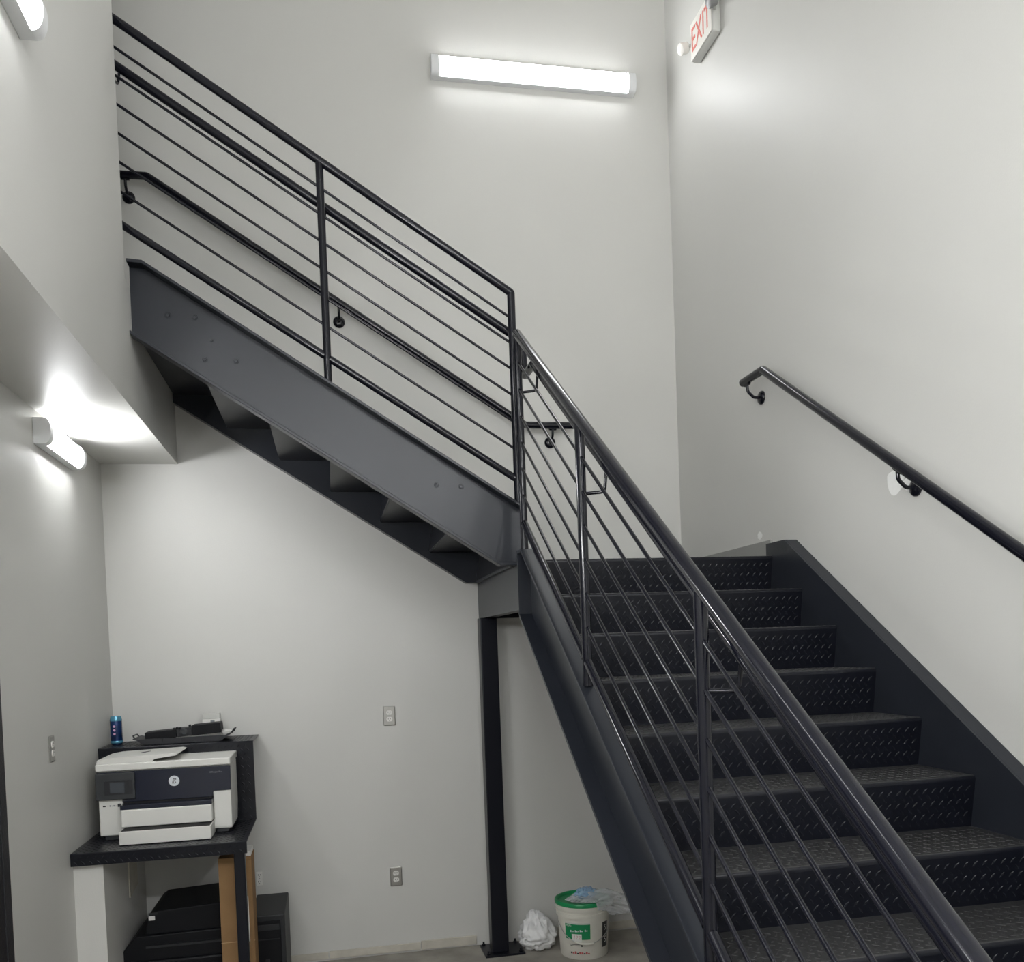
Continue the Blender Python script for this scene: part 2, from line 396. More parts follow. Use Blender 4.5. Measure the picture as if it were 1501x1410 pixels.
xs = [-1.284, -2.152, -3.075]
obj('top_rail', tube(fillet([(xs[0], YG, 2.48), (xs[0], YG, utop(xs[0])), (xs[2], YG, utop(xs[2]))], 0.012, 3), RP*1.06, seg=24), 'rail', ug, smooth=True)
obj('post', seg((xs[1], YG, zt3(xs[1])-0.002), (xs[1], YG, utop(xs[1])), RP, n=20), 'rail', ug, smooth=True)
for a, c in zip(xs, xs[1:]):
    for i, o_ in enumerate(OFFU[:6]):
        obj('bar', seg((a-0.012, YG, utop(a-0.012)-o_), (c+0.012, YG, utop(c+0.012)-o_), RBAR, n=10), 'rail', ug, smooth=True)
    obj('bottom_rail', seg((a-0.012, YG, utop(a-0.012)-OFFU[6]), (c+0.012, YG, utop(c+0.012)-OFFU[6]), RBOT, n=18), 'rail', ug, smooth=True)
# hand rail carried on the inside of both guard rails
XH, YH = -1.217, -1.058
ih = thing('handrail', 'black round handrail bracketed to the inner side of the pipe guardrails', 'handrail', (XH, YH, ZL))
def hz(y): return 2.405 + 0.648*(y+2.34)
def uz(x): return utop(x) - 0.162
path = fillet([(-3.06, YH, uz(-3.06)), (-1.222, YH, uz(-1.222)), (XH, YH, 3.112), (XH, -1.262, 3.110), (XH, -4.32, hz(-4.32))], 0.03, 6)
obj('rail', tube(path, 0.0195, seg=22), 'rail', ih, smooth=True)
for y in posts:
    p = fillet([(XH, y-0.062, hz(y-0.062)-0.014), (XH-0.004, y-0.050, hz(y)-0.128), (XG+0.010, y-0.014, hz(y)-0.128)], 0.02, 6)
    obj('bracket', tube(p, 0.0062, seg=10), 'rail', ih, smooth=True)
for x in (-2.152, -3.02):
    p = fillet([(x+0.02, YH, uz(x+0.02)-0.012), (x+0.012, YH-0.004, uz(x)-0.085), (x, YG+0.012, uz(x)-0.10)], 0.02, 6)
    obj('bracket', tube(p, 0.0062, seg=10), 'rail', ih, smooth=True)
# wall hand rails
def wall_bracket(base, out, along, parent):
    """rosette on the wall at base; out = unit vector off the wall, along = slope direction"""
    b0 = Vector(base); o_ = Vector(out); z = Vector((0, 0, 1))
    br = obj('bracket', tube(fillet([b0+o_*0.008, b0+o_*0.046, b0+o_*0.078+z*0.030, b0+o_*0.080+z*0.066], 0.025, 6), 0.0075, seg=12), 'rail', parent, smooth=True)
    obj('rosette', lathe([(0.034, 0.0), (0.034, 0.006), (0.030, 0.012), (0.016, 0.017), (0, 0.018)], b0+o_*0.0005, o_, seg=28), 'rail', br, smooth=True)
    c = b0+o_*0.080+z*0.066; a = Vector(along).normalized()
    obj('saddle', tube([c-a*0.022, c+a*0.022], 0.0095, seg=10), 'rail', br, smooth=True)
rw = thing('handrail', 'black round handrail fixed to the right wall beside the lower flight', 'handrail', (-0.08, -2.8, ZL))
obj('rail', tube(fillet([(-0.08, -1.075, 3.102), (-0.08, -1.292, 3.102), (-0.08, -4.55, 3.102-0.6475*(4.55-1.292))], 0.03, 8), 0.0205, seg=24), 'rail', rw, smooth=True)
for y, z in ((-1.122, 3.020), (-2.324, 2.345), (-3.53, 1.565)):
    zr = 3.102 if y > -1.292 else 3.102+0.6475*(y+1.292)
    wall_bracket((0, y, zr-0.086), (-1, 0, 0), (0, 1, 0 if y > -1.292 else 0.6475), rw)
bw = thing('handrail', 'black round handrail fixed to the back wall behind the upper flight', 'handrail', (-2.0, -0.08, ZL))
obj('rail', tube(fillet([(-3.30, -0.08, 4.447), (-3.069, -0.08, 4.447), (-0.998, -0.08, 3.122), (-0.700, -0.08, 3.122)], 0.03, 8), 0.0205, seg=24), 'rail', bw, smooth=True)
for x in (-3.181, -2.066, -0.831):
    zr = 4.447 if x < -3.07 else (3.122 if x > -0.998 else 3.122+0.6398*(-0.998-x))
    wall_bracket((x, 0, zr-0.086), (0, -1, 0), (1, 0, 0 if (x < -3.07 or x > -0.998) else -0.64), bw)

# ------------------------------------------------------------------ wall lights
def lamp_mat(i):
    m = M['diffuser'].copy(); m.node_tree.nodes['Principled BSDF'].inputs['Emission Strength'].default_value = POW[i]
    M['diffuser%d' % i] = m; return 'diffuser%d' % i
LAMPS = []
def wall_light(c, along, out, length, hgt, dep, label, group):
    """c = middle of the back of the fitting on the wall"""
    c = Vector(c); a = Vector(along); o_ = Vector(out); z = Vector((0, 0, 1)); h = hgt/2
    t = thing('wall_light', label, 'light', c, group)
    def ext(prof, s0, s1):
        bm = new()
        va = [bm.verts.new(c+a*s0+o_*d+z*k) for d, k in prof]; vb = [bm.verts.new(c+a*s1+o_*d+z*k) for d, k in prof]
        n = len(prof); bm.faces.new(va); bm.faces.new(vb[::-1])
        for i in range(n): bm.faces.new((va[i], vb[i], vb[(i+1) % n], va[(i+1) % n]))
        return bm
    d0 = dep*0.55
    base = [(0.001, -h), (0.001, h), (d0, h), (d0, -h)]
    obj('housing', ext(base, -length/2, length/2), 'lampwhite', t)
    half = [(d0-0.0005, -h*0.93)]
    for k in range(13):
        an = -math.pi/2 + math.pi*k/12
        half.append((d0+(dep-0.003-d0)*math.cos(an)**0.8 if k not in (0, 12) else d0, h*0.90*math.sin(an)))
    half.append((d0-0.0005, h*0.93))
    obj('diffuser', ext(half, -length/2+0.045, length/2-0.045), lamp_mat(len(LAMPS)), t, smooth=True)
    LAMPS.append(t)
    capp = [(d0-0.0005, -h)]
    for k in range(13):
        an = -math.pi/2 + math.pi*k/12
        capp.append((d0+(dep-d0)*max(0, math.cos(an))**0.8, h*math.sin(an)))
    capp.append((d0-0.0005, h))
    for s in (-1, 1):
        obj('end_cap', ext(capp, s*(length/2-0.046), s*length/2), 'lampwhite', t, smooth=True, angle=50)
    return t
G = 'wraparound wall lights'
wall_light((-0.852, 0, 5.215), (1, 0, 0), (0, -1, 0), 1.25, 0.122, 0.075, 'long white wraparound light high on the back wall', G)
wall_light((XL, -0.88, 2.800), (0, 1, 0), (1, 0, 0), 0.58, 0.112, 0.072, 'short white wraparound light on the left wall under the soffit', G)
wall_light((XU, -3.135, 3.655), (0, 1, 0), (1, 0, 0), 1.25, 0.122, 0.078, 'white wraparound light on the upper wall above the soffit', G)
wall_light((-1.75, FRONT_Y, 4.6), (1, 0, 0), (0, 1, 0), 1.25, 0.122, 0.078, 'added unseen fill light high on the wall facing the stairs', G)  # from here on: out-of-view lamps added to even out the brightness
wall_light((-2.55, FRONT_Y, 3.6), (1, 0, 0), (0, 1, 0), 1.25, 0.122, 0.078, 'lower added unseen fill light on the wall facing the stairs, nearer the door wall', G)
wall_light((-0.85, FRONT_Y, 3.6), (1, 0, 0), (0, 1, 0), 1.25, 0.122, 0.078, 'lower added unseen fill light on the wall facing the stairs, nearer the stair wall', G)
wall_light((XU, -5.6, 4.9), (0, 1, 0), (1, 0, 0), 1.25, 0.122, 0.078, 'added unseen fill light high on the upper wall toward the front of the stairwell', G)
wall_light((XL, -4.3, 2.45), (0, 1, 0), (1, 0, 0), 1.25, 0.122, 0.078, 'added unseen fill light on the left wall just past the black door', G)
wall_light((XL, -6.3, 2.45), (0, 1, 0), (1, 0, 0), 1.25, 0.122, 0.078, 'added unseen fill light on the left wall near the front wall', G)
wall_light((0, -6.0, 3.8), (0, 1, 0), (-1, 0, 0), 1.25, 0.122, 0.078, 'added unseen fill light on the right wall past the foot of the stairs', G)

# ------------------------------------------------------------------ exit sign
ex = thing('exit_sign', 'white exit sign with red letters and two round emergency lamp heads', 'sign', (-0.03, -0.645, 5.165))
Y0, Y1, Z0, Z1 = -0.785, -0.505, 5.062, 5.272
obj('housing', box(-0.052, -0.001, Y0, Y1, Z0, Z1, bev=0.010, seg=3), 'signgrey', ex, smooth=True)
obj('face', box(-0.058, -0.052, Y0+0.004, Y1-0.004, Z0+0.004, Z1-0.004, bev=0.002), 'signwhite', ex)
tx = text_bm('EXIT', 0.185, (-0.0585, (Y0+Y1)/2, (Z0+Z1)/2-0.004), LEFTW, 0.0015, 0.66)
obj('lettering', tx, 'signred', ex)
for y in (-0.452, -0.838):
    hd = obj('lamp_head', lathe([(0.018, -0.03), (0.030, -0.018), (0.032, 0.020), (0.030, 0.026)], (-0.075, y, 5.178), (-0.8, 0.1 if y < -0.6 else -0.1, -0.35), seg=24), 'signwhite' if y > -0.6 else 'headgrey', ex, smooth=True)
    obj('lens', lathe([(0.029, 0.0262), (0.015, 0.030), (0, 0.031)], (-0.075, y, 5.178), (-0.8, 0.1 if y < -0.6 else -0.1, -0.35), seg=24), 'signwhite' if y > -0.6 else 'headgrey', hd, smooth=True)
    obj('lamp_arm', tube([(-0.030, Y1-0.01 if y > -0.6 else Y0+0.01, 5.178), (-0.062, y, 5.178)], 0.009, seg=10), 'signgrey', ex, smooth=True)

# ------------------------------------------------------------------ outlets
def outlet(pos, rot, label, group='duplex outlets', plate=True):
    """built in a local frame: x right, y up, z out of the wall"""
    t = thing('electrical_outlet', label, 'outlet', pos, group)
    Mx = Matrix.Translation(pos) @ rot
    def put(name, bm, m, par, **k):
        bmesh.ops.transform(bm, matrix=Mx, verts=bm.verts); return obj(name, bm, m, par, **k)
    if plate: put('cover_plate', box(-0.035, 0.035, -0.057, 0.057, 0.0005, 0.006, bev=0.004, seg=2), 'plate', t)
    else: put('cover_plate', box(-0.017, 0.017, -0.040, 0.040, 0.0005, 0.006, bev=0.002), 'device', t)
    for s in (-1, 1):
        p = [(0.0172*math.cos(a), s*0.0195+max(-0.0135, min(0.0135, 0.0172*math.sin(a)))) for a in [2*math.pi*k/24 for k in range(24)]]
        bm = prism(p, 'Z', 0.006, 0.009)
        rc = put('receptacle', bm, 'device', t)
        for (x, y, w, h) in ((-0.0062, 0.003, 0.0013, 0.0042), (0.0062, 0.003, 0.0013, 0.0036)):
            put('slot', box(x-w, x+w, s*0.0195+y-h, s*0.0195+y+h, 0.009, 0.0094), 'hole', rc)
        put('slot', lathe([(0.0024, 0), (0.0024, 0.0004), (0, 0.0004)], (0, s*0.0195-0.0075, 0.009), seg=10), 'hole', rc)
    put('screw', lathe([(0.0035, 0), (0.003, 0.0012), (0, 0.0014)], (0, 0, 0.006), seg=10), 'plate', t)
    return t
RIGHTW = Matrix(((0, 0, 1, 0), (1, 0, 0, 0), (0, 1, 0, 0), (0, 0, 0, 1)))       # faces +X
outlet((-1.870, 0, 1.420), FRONT, 'steel outlet plate at counter height on the back wall under the upper flight')
outlet((-1.868, 0, 0.463), FRONT, 'steel outlet plate near the floor on the back wall under the upper flight')
outlet((-2.650, 0, 0.519), FRONT, 'bare white outlet on the back wall beside the cardboard carton', plate=False)
outlet((XL, -1.142, 1.434), RIGHTW, 'steel outlet plate on the left wall between the black door and the shelf')

# ------------------------------------------------------------------ shelf made of bent checker plate
SX0, SX1, SYF, SYR, SZ, SZU = XL+0.003, -2.620, -0.955, -0.372, 0.931, 1.352
sh = thing('plate_shelf', 'black checker-plate two-step shelf in the corner on a square leg', 'shelf', (-3.0, -0.5, 0))
pl = prism([(SYF, SZ-0.058), (SYF, SZ-0.004), (SYF+0.004, SZ), (SYR, SZ), (SYR, SZ-0.006), (SYF+0.008, SZ-0.006), (SYF+0.008, SZ-0.058)], 'X', SX0, SX1)
p1 = obj('lower_shelf', pl, 'tread', sh)
pl = prism([(SYR, SZ-0.006), (SYR, SZU-0.004), (SYR+0.004, SZU), (-0.001, SZU), (-0.001, SZU-0.006), (SYR+0.006, SZU-0.006), (SYR+0.006, SZ-0.006)], 'X', SX0, SX1)
p2 = obj('upper_shelf', pl, 'tread', sh)
lb = new()
lugs(SX0+0.004, SX1-0.004, SYF+0.012, SYR-0.004, lambda u, v, h: (u, v, SZ+h+0.0002), lb)
lugs(SX0+0.004, SX1-0.004, SZ-0.056, SZ-0.006, lambda u, v, h: (u, SYF-h-0.0002, v), lb)
tag(obj('raised_lugs', lb, 'tread', p1), kind='stuff')
lb = new()
lugs(SX0+0.004, SX1-0.004, SZ+0.004, SZU-0.006, lambda u, v, h: (u, SYR-h-0.0002, v), lb)
lugs(SX0+0.004, SX1-0.004, SYR+0.010, -0.006, lambda u, v, h: (u, v, SZU+h+0.0002), lb)
tag(obj('raised_lugs', lb, 'tread', p2), kind='stuff')
obj('leg', box(-2.684, -2.634, -0.935, -0.885, 0.0, SZ-0.006, bev=0.004), 'steel', sh)
bkt = prism([(-0.405, SZ-0.062), (-0.225, SZ-0.062), (-0.225, 0.600), (-0.415, 0.575)], 'X', -3.268, -3.262)
bk = obj('bracket_board', bkt, 'trim', sh); bk['label'] = 'pale board under the shelf'

# ------------------------------------------------------------------ printer
pr = thing('printer', 'white office printer with dark front panel and two paper trays on the shelf', 'printer', (-3.02, -0.56, SZ))
PZ = SZ+0.0024
PF, PB = -0.700, -0.392
prof = [(-3.325, PZ+0.012), (-3.325, 1.268), (-2.708, 1.268), (-2.708, PZ+0.060), (-2.722, PZ+0.012)]
body = prism([(-3.324, 1.138), (-3.324, 1.268), (-2.709, 1.268), (-2.709, 1.138)], 'Y', PF+0.004, PB, bev=0.006)
obj('upper_body', body, 'prwhite', pr)
blk = box(-3.324, -3.214, PF, PB, PZ+0.022, 1.140, bev=0.006); obj('left_body', blk, 'prwhite', pr)
rb_ = prism([(PF+0.004, PZ+0.020), (PF, PZ+0.030), (PF, 1.144), (PB, 1.144), (PB, PZ+0.110), (PB-0.05, PZ+0.020)], 'X', -2.793, -2.709, bev=0.005); obj('right_body', rb_, 'prwhite', pr)
obj('foot', box(-3.305, -3.225, PF+0.02, PB-0.02, PZ, PZ+0.022), 'prgrey', pr)
obj('foot', box(-2.785, -2.730, PF+0.02, PB-0.06, PZ, PZ+0.021), 'prgrey', pr)
obj('inner_bay', box(-3.214, -2.793, PF+0.06, PB, PZ+0.03, 1.138), 'prblack', pr)
panel = prism([(-3.327, 1.140), (-3.327, 1.266), (-2.706, 1.266), (-2.706, 1.144), (-2.790, 1.144), (-2.796, 1.116), (-3.214, 1.116), (-3.214, 1.140)], 'Y', PF-0.010, PF+0.004, bev=0.003)
obj('front_panel', panel, 'prblack', pr)
cp = box(-3.328, -3.150, PF-0.030, PF-0.010, 1.134, 1.262, bev=0.004); cpo = obj('control_panel', cp, 'prgrey', pr)
obj('bezel', box(-3.288, -3.160, PF-0.0315, PF-0.030, 1.158, 1.226), 'blackplastic', cpo)
obj('screen', box(-3.262, -3.196, PF-0.0325, PF-0.0315, 1.166, 1.218), 'screen', cpo)
lid = box(-3.330, -2.704, PF-0.012, PB+0.006, 1.271, 1.306, bev=0.006, seg=3); lo = obj('scanner_lid', lid, 'prwhite', pr)
fd = prism([(-3.326, 1.306), (-3.322, 1.326), (-3.270, 1.334), (-2.972, 1.341), (-2.952, 1.336), (-2.960, 1.329), (-3.060, 1.318), (-3.070, 1.306)], 'Y', PF-0.004, PB+0.006, bev=0.002)
obj('document_feeder', fd, 'prwhite', lo)
obj('feeder_slot', prism([(-3.150, -0.560), (-3.128, -0.540), (-3.112, -0.505), (-3.135, -0.53)], 'Z', 1.3375, 1.3400), 'prblack', lo)
ot = box(-3.216, -2.794, PF-0.058, PF+0.02, 1.086, 1.108, bev=0.003); obj('output_tray', ot, 'prblack', pr)
obj('output_opening', box(-3.210, -2.797, PF-0.004, PF+0.0, 1.107, 1.117), 'hole', pr)
t1 = box(-3.214, -2.796, PF-0.060, PF+0.06, 1.001, 1.086, bev=0.006, seg=3); obj('paper_tray', t1, 'prwhite', pr)
obj('tray_gap_shade', box(-3.200, -2.798, PF-0.140, PF+0.05, 0.997, 0.9980), 'hole', pr)  # dark sheet over the tray top, standing in for shade in the recess
t2 = box(-3.206, -2.792, PF-0.150, PF+0.06, PZ+0.001, 0.997, bev=0.003, seg=3)
obj('paper_tray', t2, 'prwhite', pr)
obj('port', box(-3.305, -3.292, PF-0.0012, PF, 1.098, 1.104), 'hole', pr)
obj('label_square', box(-3.238, -3.222, PF-0.0012, PF, 1.094, 1.110), 'prgrey', pr)
for k in range(5): obj('icon', box(-3.284+k*0.009, -3.279+k*0.009, PF-0.0008, PF, 1.097+0.001*(k % 2), 1.105), 'dim' if k % 2 else 'signgrey', pr)
lg_ = obj('logo_disc', lathe([(0.0255, 0), (0.0255, 0.0010), (0, 0.0012)], (-2.972, PF-0.010, 1.206), (0, -1, 0), seg=36), 'logo', pr)
def stroke(pts, w, bm):
    yy = PF-0.0116
    for (x0, z0), (x1, z1) in zip(pts, pts[1:]):
        d = Vector((x1-x0, z1-z0)).normalized(); n = Vector((-d.y, d.x))*w/2; e = d*w/2
        q = [(x0-e.x+n.x, z0-e.y+n.y), (x1+e.x+n.x, z1+e.y+n.y), (x1+e.x-n.x, z1+e.y-n.y), (x0-e.x-n.x, z0-e.y-n.y)]
        prism([(-2.972+a, 1.206+c) for a, c in q], 'Y', yy, yy+0.0005, bm)
    return bm
gb = new()
stroke([(-0.0078, -0.0108), (-0.0030, 0.0110), (0.0066, 0.0110), (0.0092, 0.0075)], 0.0030, gb)
stroke([(0.0070, 0.0085), (0.0040, 0.0015)], 0.0026, gb); stroke([(0.0040, 0.0010), (0.0080, -0.0100), (-0.0010, -0.0112)], 0.0026, gb)
stroke([(0.0010, 0.0080), (-0.0030, -0.0110)], 0.0022, gb)
obj('logo_glyph', gb, 'ink', lg_)
tb = text_bm('OfficeJet Pro', 0.0115, (-2.775, PF-0.0104, 1.238), FRONT, 0.0003); obj('lettering', tb, 'dim', pr)

# things on the upper shelf
US = SZU+0.0024
can = thing('drink_can', 'tall blue drink can with pink dots on the upper shelf', 'can', (-3.337, -0.205, US))
c0 = (-3.337, -0.205, US)
obj('can_body', lathe([(0.0, 0.001), (0.024, 0.001), (0.0285, 0.010), (0.0300, 0.016), (0.0300, 0.134), (0.0270, 0.146), (0.0255, 0.152), (0.0235, 0.150), (0, 0.148)], c0, seg=32), 'canblue', can, smooth=True)
obj('base_band', lathe([(0.0290, 0.010), (0.0304, 0.016), (0.0304, 0.022), (0.0300, 0.0225)], c0, seg=32), 'canteal', can, smooth=True)
obj('top_band', lathe([(0.0300, 0.128), (0.0304, 0.130), (0.0304, 0.135), (0.0272, 0.1465), (0.0262, 0.1535), (0.0240, 0.1525), (0, 0.150)], c0, seg=32), 'canteal', can, smooth=True)
for k in range(3):
    an = math.radians(-97); dr = Vector((math.cos(an), math.sin(an), 0))
    obj('dot', lathe([(0.0062, 0), (0.0062, 0.0006), (0, 0.0008)], Vector(c0)+dr*0.0300+Vector((0, 0, 0.100-0.020*k)), dr, seg=16), 'canpink', can)

tr = thing('equipment_tray', 'shallow black plastic tray on the upper shelf beside the blue can', 'tray', (-2.99, -0.19, US))
tp = prism([(-3.185, US), (-3.215, US+0.022), (-3.238, US+0.030), (-3.238, US+0.035), (-3.208, US+0.028), (-3.176, US+0.008), (-2.800, US+0.008), (-2.766, US+0.028), (-2.742, US+0.040), (-2.738, US+0.034), (-2.758, US+0.022), (-2.792, US)], 'Y', -0.300, -0.085, bev=0.0015)
obj('pan', tp, 'blackplastic', tr)
obj('front_wall', prism([(-3.185, US), (-3.215, US+0.022), (-3.205, US+0.030), (-2.768, US+0.030), (-2.762, US+0.022), (-2.792, US)], 'Y', -0.306, -0.300), 'blackplastic', tr)
for x in (-3.09, -2.99, -2.89): obj('rib', box(x-0.004, x+0.004, -0.309, -0.306, US+0.003, US+0.026), 'framegrey', tr)
obj('handle', tube(fillet([(-3.238, -0.25, US+0.033), (-3.246, -0.25, US+0.046), (-3.246, -0.14, US+0.046), (-3.238, -0.14, US+0.033)], 0.008), 0.004, seg=8), 'blackplastic', tr, smooth=True)
obj('handle', tube(fillet([(-2.740, -0.25, US+0.036), (-2.728, -0.25, US+0.056), (-2.728, -0.14, US+0.056), (-2.740, -0.14, US+0.036)], 0.008), 0.004, seg=8), 'blackplastic', tr, smooth=True)

dv = thing('ink_cartridge_unit', 'long black device with round dial lying in the black tray', 'device', (-2.99, -0.2, US+0.03))
rotd = Matrix.Translation((-2.99, -0.2, US+0.052)) @ Matrix.Rotation(math.radians(-3.4), 4, 'Y')
def dput(name, bm, m, par=dv, **k):
    bmesh.ops.transform(bm, matrix=rotd, verts=bm.verts); return obj(name, bm, m, par, **k)
dput('left_half', box(-0.195, -0.035, -0.06, 0.06, -0.023, 0.020, bev=0.004), 'blackmatte')
dput('right_half', box(0.045, 0.195, -0.06, 0.06, -0.023, 0.032, bev=0.004), 'blackmatte')
dput('centre_block', box(-0.035, 0.045, -0.055, 0.055, -0.023, 0.022, bev=0.003), 'framegrey')
dput('dial', lathe([(0.019, 0), (0.019, 0.006), (0.014, 0.007), (0.013, 0.004), (0, 0.004)], (0.003, -0.055, 0.002), (0, -1, 0), seg=24), 'prgrey', smooth=True)
for k, (x, z) in enumerate(((-0.046, 0.026), (-0.030, 0.028), (-0.016, 0.025), (0.036, 0.034))):
    dput('clip', box(x-0.005, x+0.005, -0.058, -0.03, z-0.008, z+0.003, bev=0.001), 'blackmatte')
bxs = thing('small_box', 'small white box with grey clear lid standing behind the black device', 'box', (-2.862, -0.06, US))
obj('carton', box(-2.912, -2.816, -0.090, -0.030, US, US+0.105, bev=0.002), 'paper', bxs)
obj('clear_lid', box(-2.910, -2.818, -0.088, -0.032, US+0.1052, US+0.135, bev=0.003), 'signgrey', bxs)
obj('print_mark', box(-2.868, -2.846, -0.0912, -0.090, US+0.088, US+0.097), 'dim', bxs)
tag(obj('white_cap', lathe([(0.030, 0), (0.032, 0.01), (0.020, 0.020), (0, 0.024)], (-2.775, -0.18, US+0.0305), seg=24), 'paper', origin=(-2.775, -0.18, US+0.0305), smooth=True), 'small white domed cap at the right end of the black tray', 'cap')

# things under the shelf
lp = thing('laser_printer', 'large black printer standing on the floor under the plate shelf', 'printer', (-3.0, -0.35, 0))
obj('base_body', box(-3.245, -2.79, -0.62, -0.10, 0.0, 0.30, bev=0.012), 'blackmatte', lp)
obj('middle_body', prism([(-3.275, 0.28), (-3.275, 0.345), (-3.21, 0.420), (-2.79, 0.425), (-2.79, 0.28)], 'Y', -0.60, -0.10, bev=0.006), 'blackmatte', lp)
obj('upper_body', prism([(-3.165, 0.42), (-3.150, 0.515), (-3.120, 0.535), (-2.79, 0.553), (-2.79, 0.42)], 'Y', -0.58, -0.14, bev=0.006), 'blackmatte', lp)
obj('sticker', box(-3.146, -3.116, -0.5815, -0.580, 0.492, 0.514), 'paper', lp)
obj('button_row', box(-3.146, -3.100, -0.5815, -0.580, 0.520, 0.530), 'framegrey', lp)
obj('paper_slot', box(-3.16, -2.80, -0.612, -0.6, 0.36, 0.372), 'framegrey', lp)
pc = thing('computer_tower', 'black computer tower with grey frame on the floor beside the cardboard carton', 'computer', (-2.55, -0.3, 0))
obj('case', box(-2.66, -2.486, -0.54, -0.10, 0.0, 0.452, bev=0.006), 'framegrey', pc)
obj('front_bezel', box(-2.652, -2.508, -0.548, -0.54, 0.03, 0.425, bev=0.003), 'blackmatte', pc)
obj('drive_bay', box(-2.645, -2.515, -0.552, -0.548, 0.375, 0.405, bev=0.001), 'framegrey', pc)
obj('drive_bay', box(-2.645, -2.515, -0.551, -0.548, 0.325, 0.330), 'framegrey', pc)
obj('power_button', lathe([(0.012, 0), (0.012, 0.004), (0.008, 0.005), (0, 0.004)], (-2.580, -0.548, 0.215), (0, -1, 0), seg=20), 'framegrey', pc)
cb = thing('cardboard_carton', 'tall narrow cardboard carton standing behind the shelf leg', 'carton', (-2.70, -0.7, 0))
obj('carton_body', box(-2.778, -2.620, -0.760, -0.600, 0.0, 0.815, bev=0.002), 'card', cb)
obj('side_flap', box(-2.648, -2.622, -0.766, -0.760, 0.0, 0.80), 'card', cb)
obj('tape_strip', box(-2.779, -2.619, -0.7612, -0.760, 0.395, 0.398), 'tape', cb)
obj('paper_label', box(-2.672, -2.642, -0.7672, -0.7662, 0.395, 0.620), 'paper', cb)
obj('top_flap', box(-2.675, -2.622, -0.755, -0.62, 0.816, 0.842, bev=0.002), 'paper', cb)

# ------------------------------------------------------------------ bucket and bags by the column
BX, BY = -0.812, -0.315
bk_ = thing('plastic_bucket', 'white plastic pail with green lid and label on the concrete floor', 'bucket', (BX, BY, 0))
c0 = (BX, BY, 0)
obj('pail', lathe([(0, 0.004), (0.128, 0.004), (0.134, 0.0), (0.138, 0.006), (0.149, 0.235), (0.157, 0.237), (0.158, 0.262), (0.151, 0.264), (0.152, 0.278), (0.160, 0.280), (0.161, 0.306), (0.155, 0.309), (0.150, 0.306), (0.148, 0.29), (0, 0.29)], c0, seg=64), 'bucket', bk_, smooth=True)
lid_b = obj('lid', lathe([(0.150, 0.303), (0.163, 0.303), (0.164, 0.318), (0.160, 0.325), (0.150, 0.326), (0.146, 0.322), (0.142, 0.310), (0, 0.309)], c0, seg=64), 'lid', bk_, smooth=True)
def on_pail(a0, a1, z0, z1, m, name, par, lift=0.0008, n=10, skew=0.0):
    bm = new(); rows = []
    for j in range(2):
        z = (z0, z1)[j]; row = []
        for k in range(n+1):
            a = math.radians(a0+(a1-a0)*k/n); zz = z+skew*(k/n-0.5)
            R = 0.138+(0.149-0.138)*(zz-0.006)/0.229+lift
            row.append(bm.verts.new((BX+R*math.cos(a), BY+R*math.sin(a), zz)))
        rows.append(row)
    for k in range(n): bm.faces.new((rows[0][k], rows[0][k+1], rows[1][k+1], rows[1][k]))
    return obj(name, bm, m, par, smooth=True)
def pail_text(s, size, a, z, m, par, shear=0, lift=0.0014):
    bm = text_bm(s, size, (0, 0, 0), Matrix.Identity(4), 0.0, shear=shear)
    for v in bm.verts:
        zz = z+v.co.y; R = 0.138+(0.149-0.138)*(zz-0.006)/0.229+lift
        an = math.radians(a)+v.co.x/R
        v.co = Vector((BX+R*math.cos(an), BY+R*math.sin(an), zz))
    return obj('lettering', bm, m, par)
# the camera sees the pail from about -106 degrees
la = on_pail(-150, -90, 0.118, 0.206, 'labelgreen', 'green_label', bk_)
on_pail(-150, -90, 0.2065, 0.214, 'signgrey', 'label_edge', bk_)
pail_text('MAPEI', 0.013, -140, 0.196, 'paper', la)
for k in range(11):
    if k != 8: on_pail(-136+k*3.7, -136+k*3.7+2.2, 0.160+0.0012*k*0.5, 0.168+0.0012*k*0.5+0.004*(k % 3 == 0), 'logo', 'print_mark', la, 0.0014, n=2)
st_ = on_pail(-133, -110, 0.108, 0.150, 'paper', 'sticker', bk_, 0.0018)
pail_text('122', 0.030, -121.5, 0.130, 'pinkink', st_, 0.2, 0.0024)
on_pail(-141, -100, 0.088, 0.091, 'ink', 'print_line', bk_, 0.001, skew=0.004)
on_pail(-138, -116, 0.080, 0.083, 'ink', 'print_line', bk_, 0.001, skew=0.002)
on_pail(-113, -108, 0.078, 0.096, 'ink', 'print_mark', bk_, 0.001)
for k in range(9):
    a = -138+k*5.2; h = random.uniform(0.004, 0.018)
    on_pail(a, a+4.2, 0.034, 0.036+h, 'redink' if k % 3 else 'ink', 'print_mark', bk_, 0.001)
on_pail(-58, -38, 0.060, 0.205, 'ink', 'side_label', bk_)
pail_text('S', 0.05, -48, 0.10, 'paper', bk_); pail_text('S', 0.045, -48, 0.17, 'paper', bk_)
hp = []
for k in range(25):
    s = k/24; a = math.radians(-172+146*s)
    zz = 0.205-0.105*math.sin(math.pi*s)**0.9
    R = 0.156+0.010*math.sin(math.pi*s); hp.append((BX+R*math.cos(a), BY+R*math.sin(a), zz))
hb = obj('wire_handle', tube(hp, 0.0022, seg=8), 'wire', bk_, smooth=True)
obj('grip', tube(hp[8:15], 0.0065, seg=10), 'bucket', hb, smooth=True)

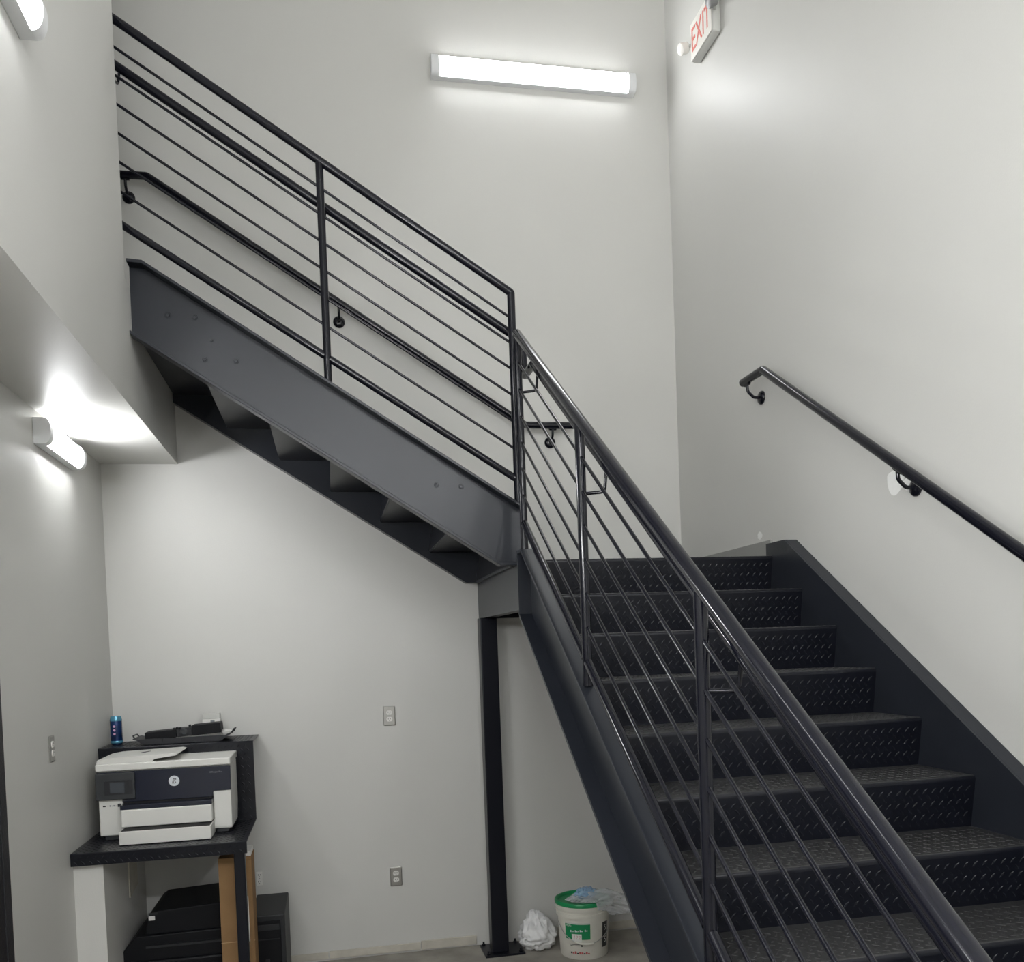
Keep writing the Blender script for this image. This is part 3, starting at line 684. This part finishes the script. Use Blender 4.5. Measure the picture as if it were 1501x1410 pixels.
def crumple(name, c, size, seed, m, shape, sub=5, amp=0.16, freq=3.2, parent=None, origin=None):
    bm = new(); bmesh.ops.create_icosphere(bm, subdivisions=sub, radius=1)
    for v in bm.verts:
        d = v.co.normalized(); p = d*freq+Vector((seed, seed*0.7, -seed))
        n1 = 1-abs(noise.noise(p))*2; n2 = 1-abs(noise.noise(p*2.3))*2; n3 = 1-abs(noise.noise(p*5.1))*2
        s = 1+amp*(0.9*n1+0.50*n2+0.16*n3-0.5)
        q = shape(d)*s
        v.co = Vector(c)+Vector((q.x*size[0], q.y*size[1], q.z*size[2]))
        if v.co.z < 0.002: v.co.z = 0.002
        if 'film' in name and math.hypot(v.co.x-BX, v.co.y-BY) < 0.168 and v.co.z < 0.329: v.co.z = 0.329+0.25*(0.329-v.co.z)*abs(n2)*0.4
    return obj(name, bm, m, parent, origin, smooth=True, angle=60)
# knotted white carrier bag
wb = thing('plastic_bag', 'crumpled white plastic carrier bag on the floor between the column and the pail', 'bag', (-1.04, -0.17, 0))
crumple('bag_body', (-1.052, -0.165, 0.090), (0.102, 0.080, 0.120), 2.9, 'bag', lambda d: Vector((d.x*(1-0.50*max(0, d.z))-0.16*max(0, d.z), d.y*(1-0.4*max(0, d.z)), d.z if d.z > 0 else d.z*0.75)), sub=5, amp=0.30, freq=1.5, parent=wb)
bm = new(); ring = []
for k in range(28):
    a = 2*math.pi*k/28
    ring.append((-1.132+0.022*math.cos(a), -0.222-0.006*math.sin(2*a), 0.066+0.019*math.sin(a)))
obj('bag_handle', tube(ring+[ring[0], ring[1]], 0.008, seg=8, cap=False), 'bag', wb, smooth=True)
# clear film bag lying over the lid
fl = thing('clear_plastic_bag', 'clear plastic film bag with blue corner draped over the green pail lid', 'bag', (-0.74, -0.36, 0.326))
crumple('film', (-0.705, -0.370, 0.300), (0.185, 0.095, 0.062), 4.4, 'clear', lambda d: Vector((d.x, d.y, d.z*(1-0.25*d.x) - 0.55*max(0, d.x)**1.5)), amp=0.30, freq=2.7, parent=fl)
crumple('film_blue_corner', (-0.800, -0.350, 0.352), (0.055, 0.045, 0.034), 9.2, 'clearblue', lambda d: d.copy(), amp=0.35, freq=2.8, sub=4, parent=fl)
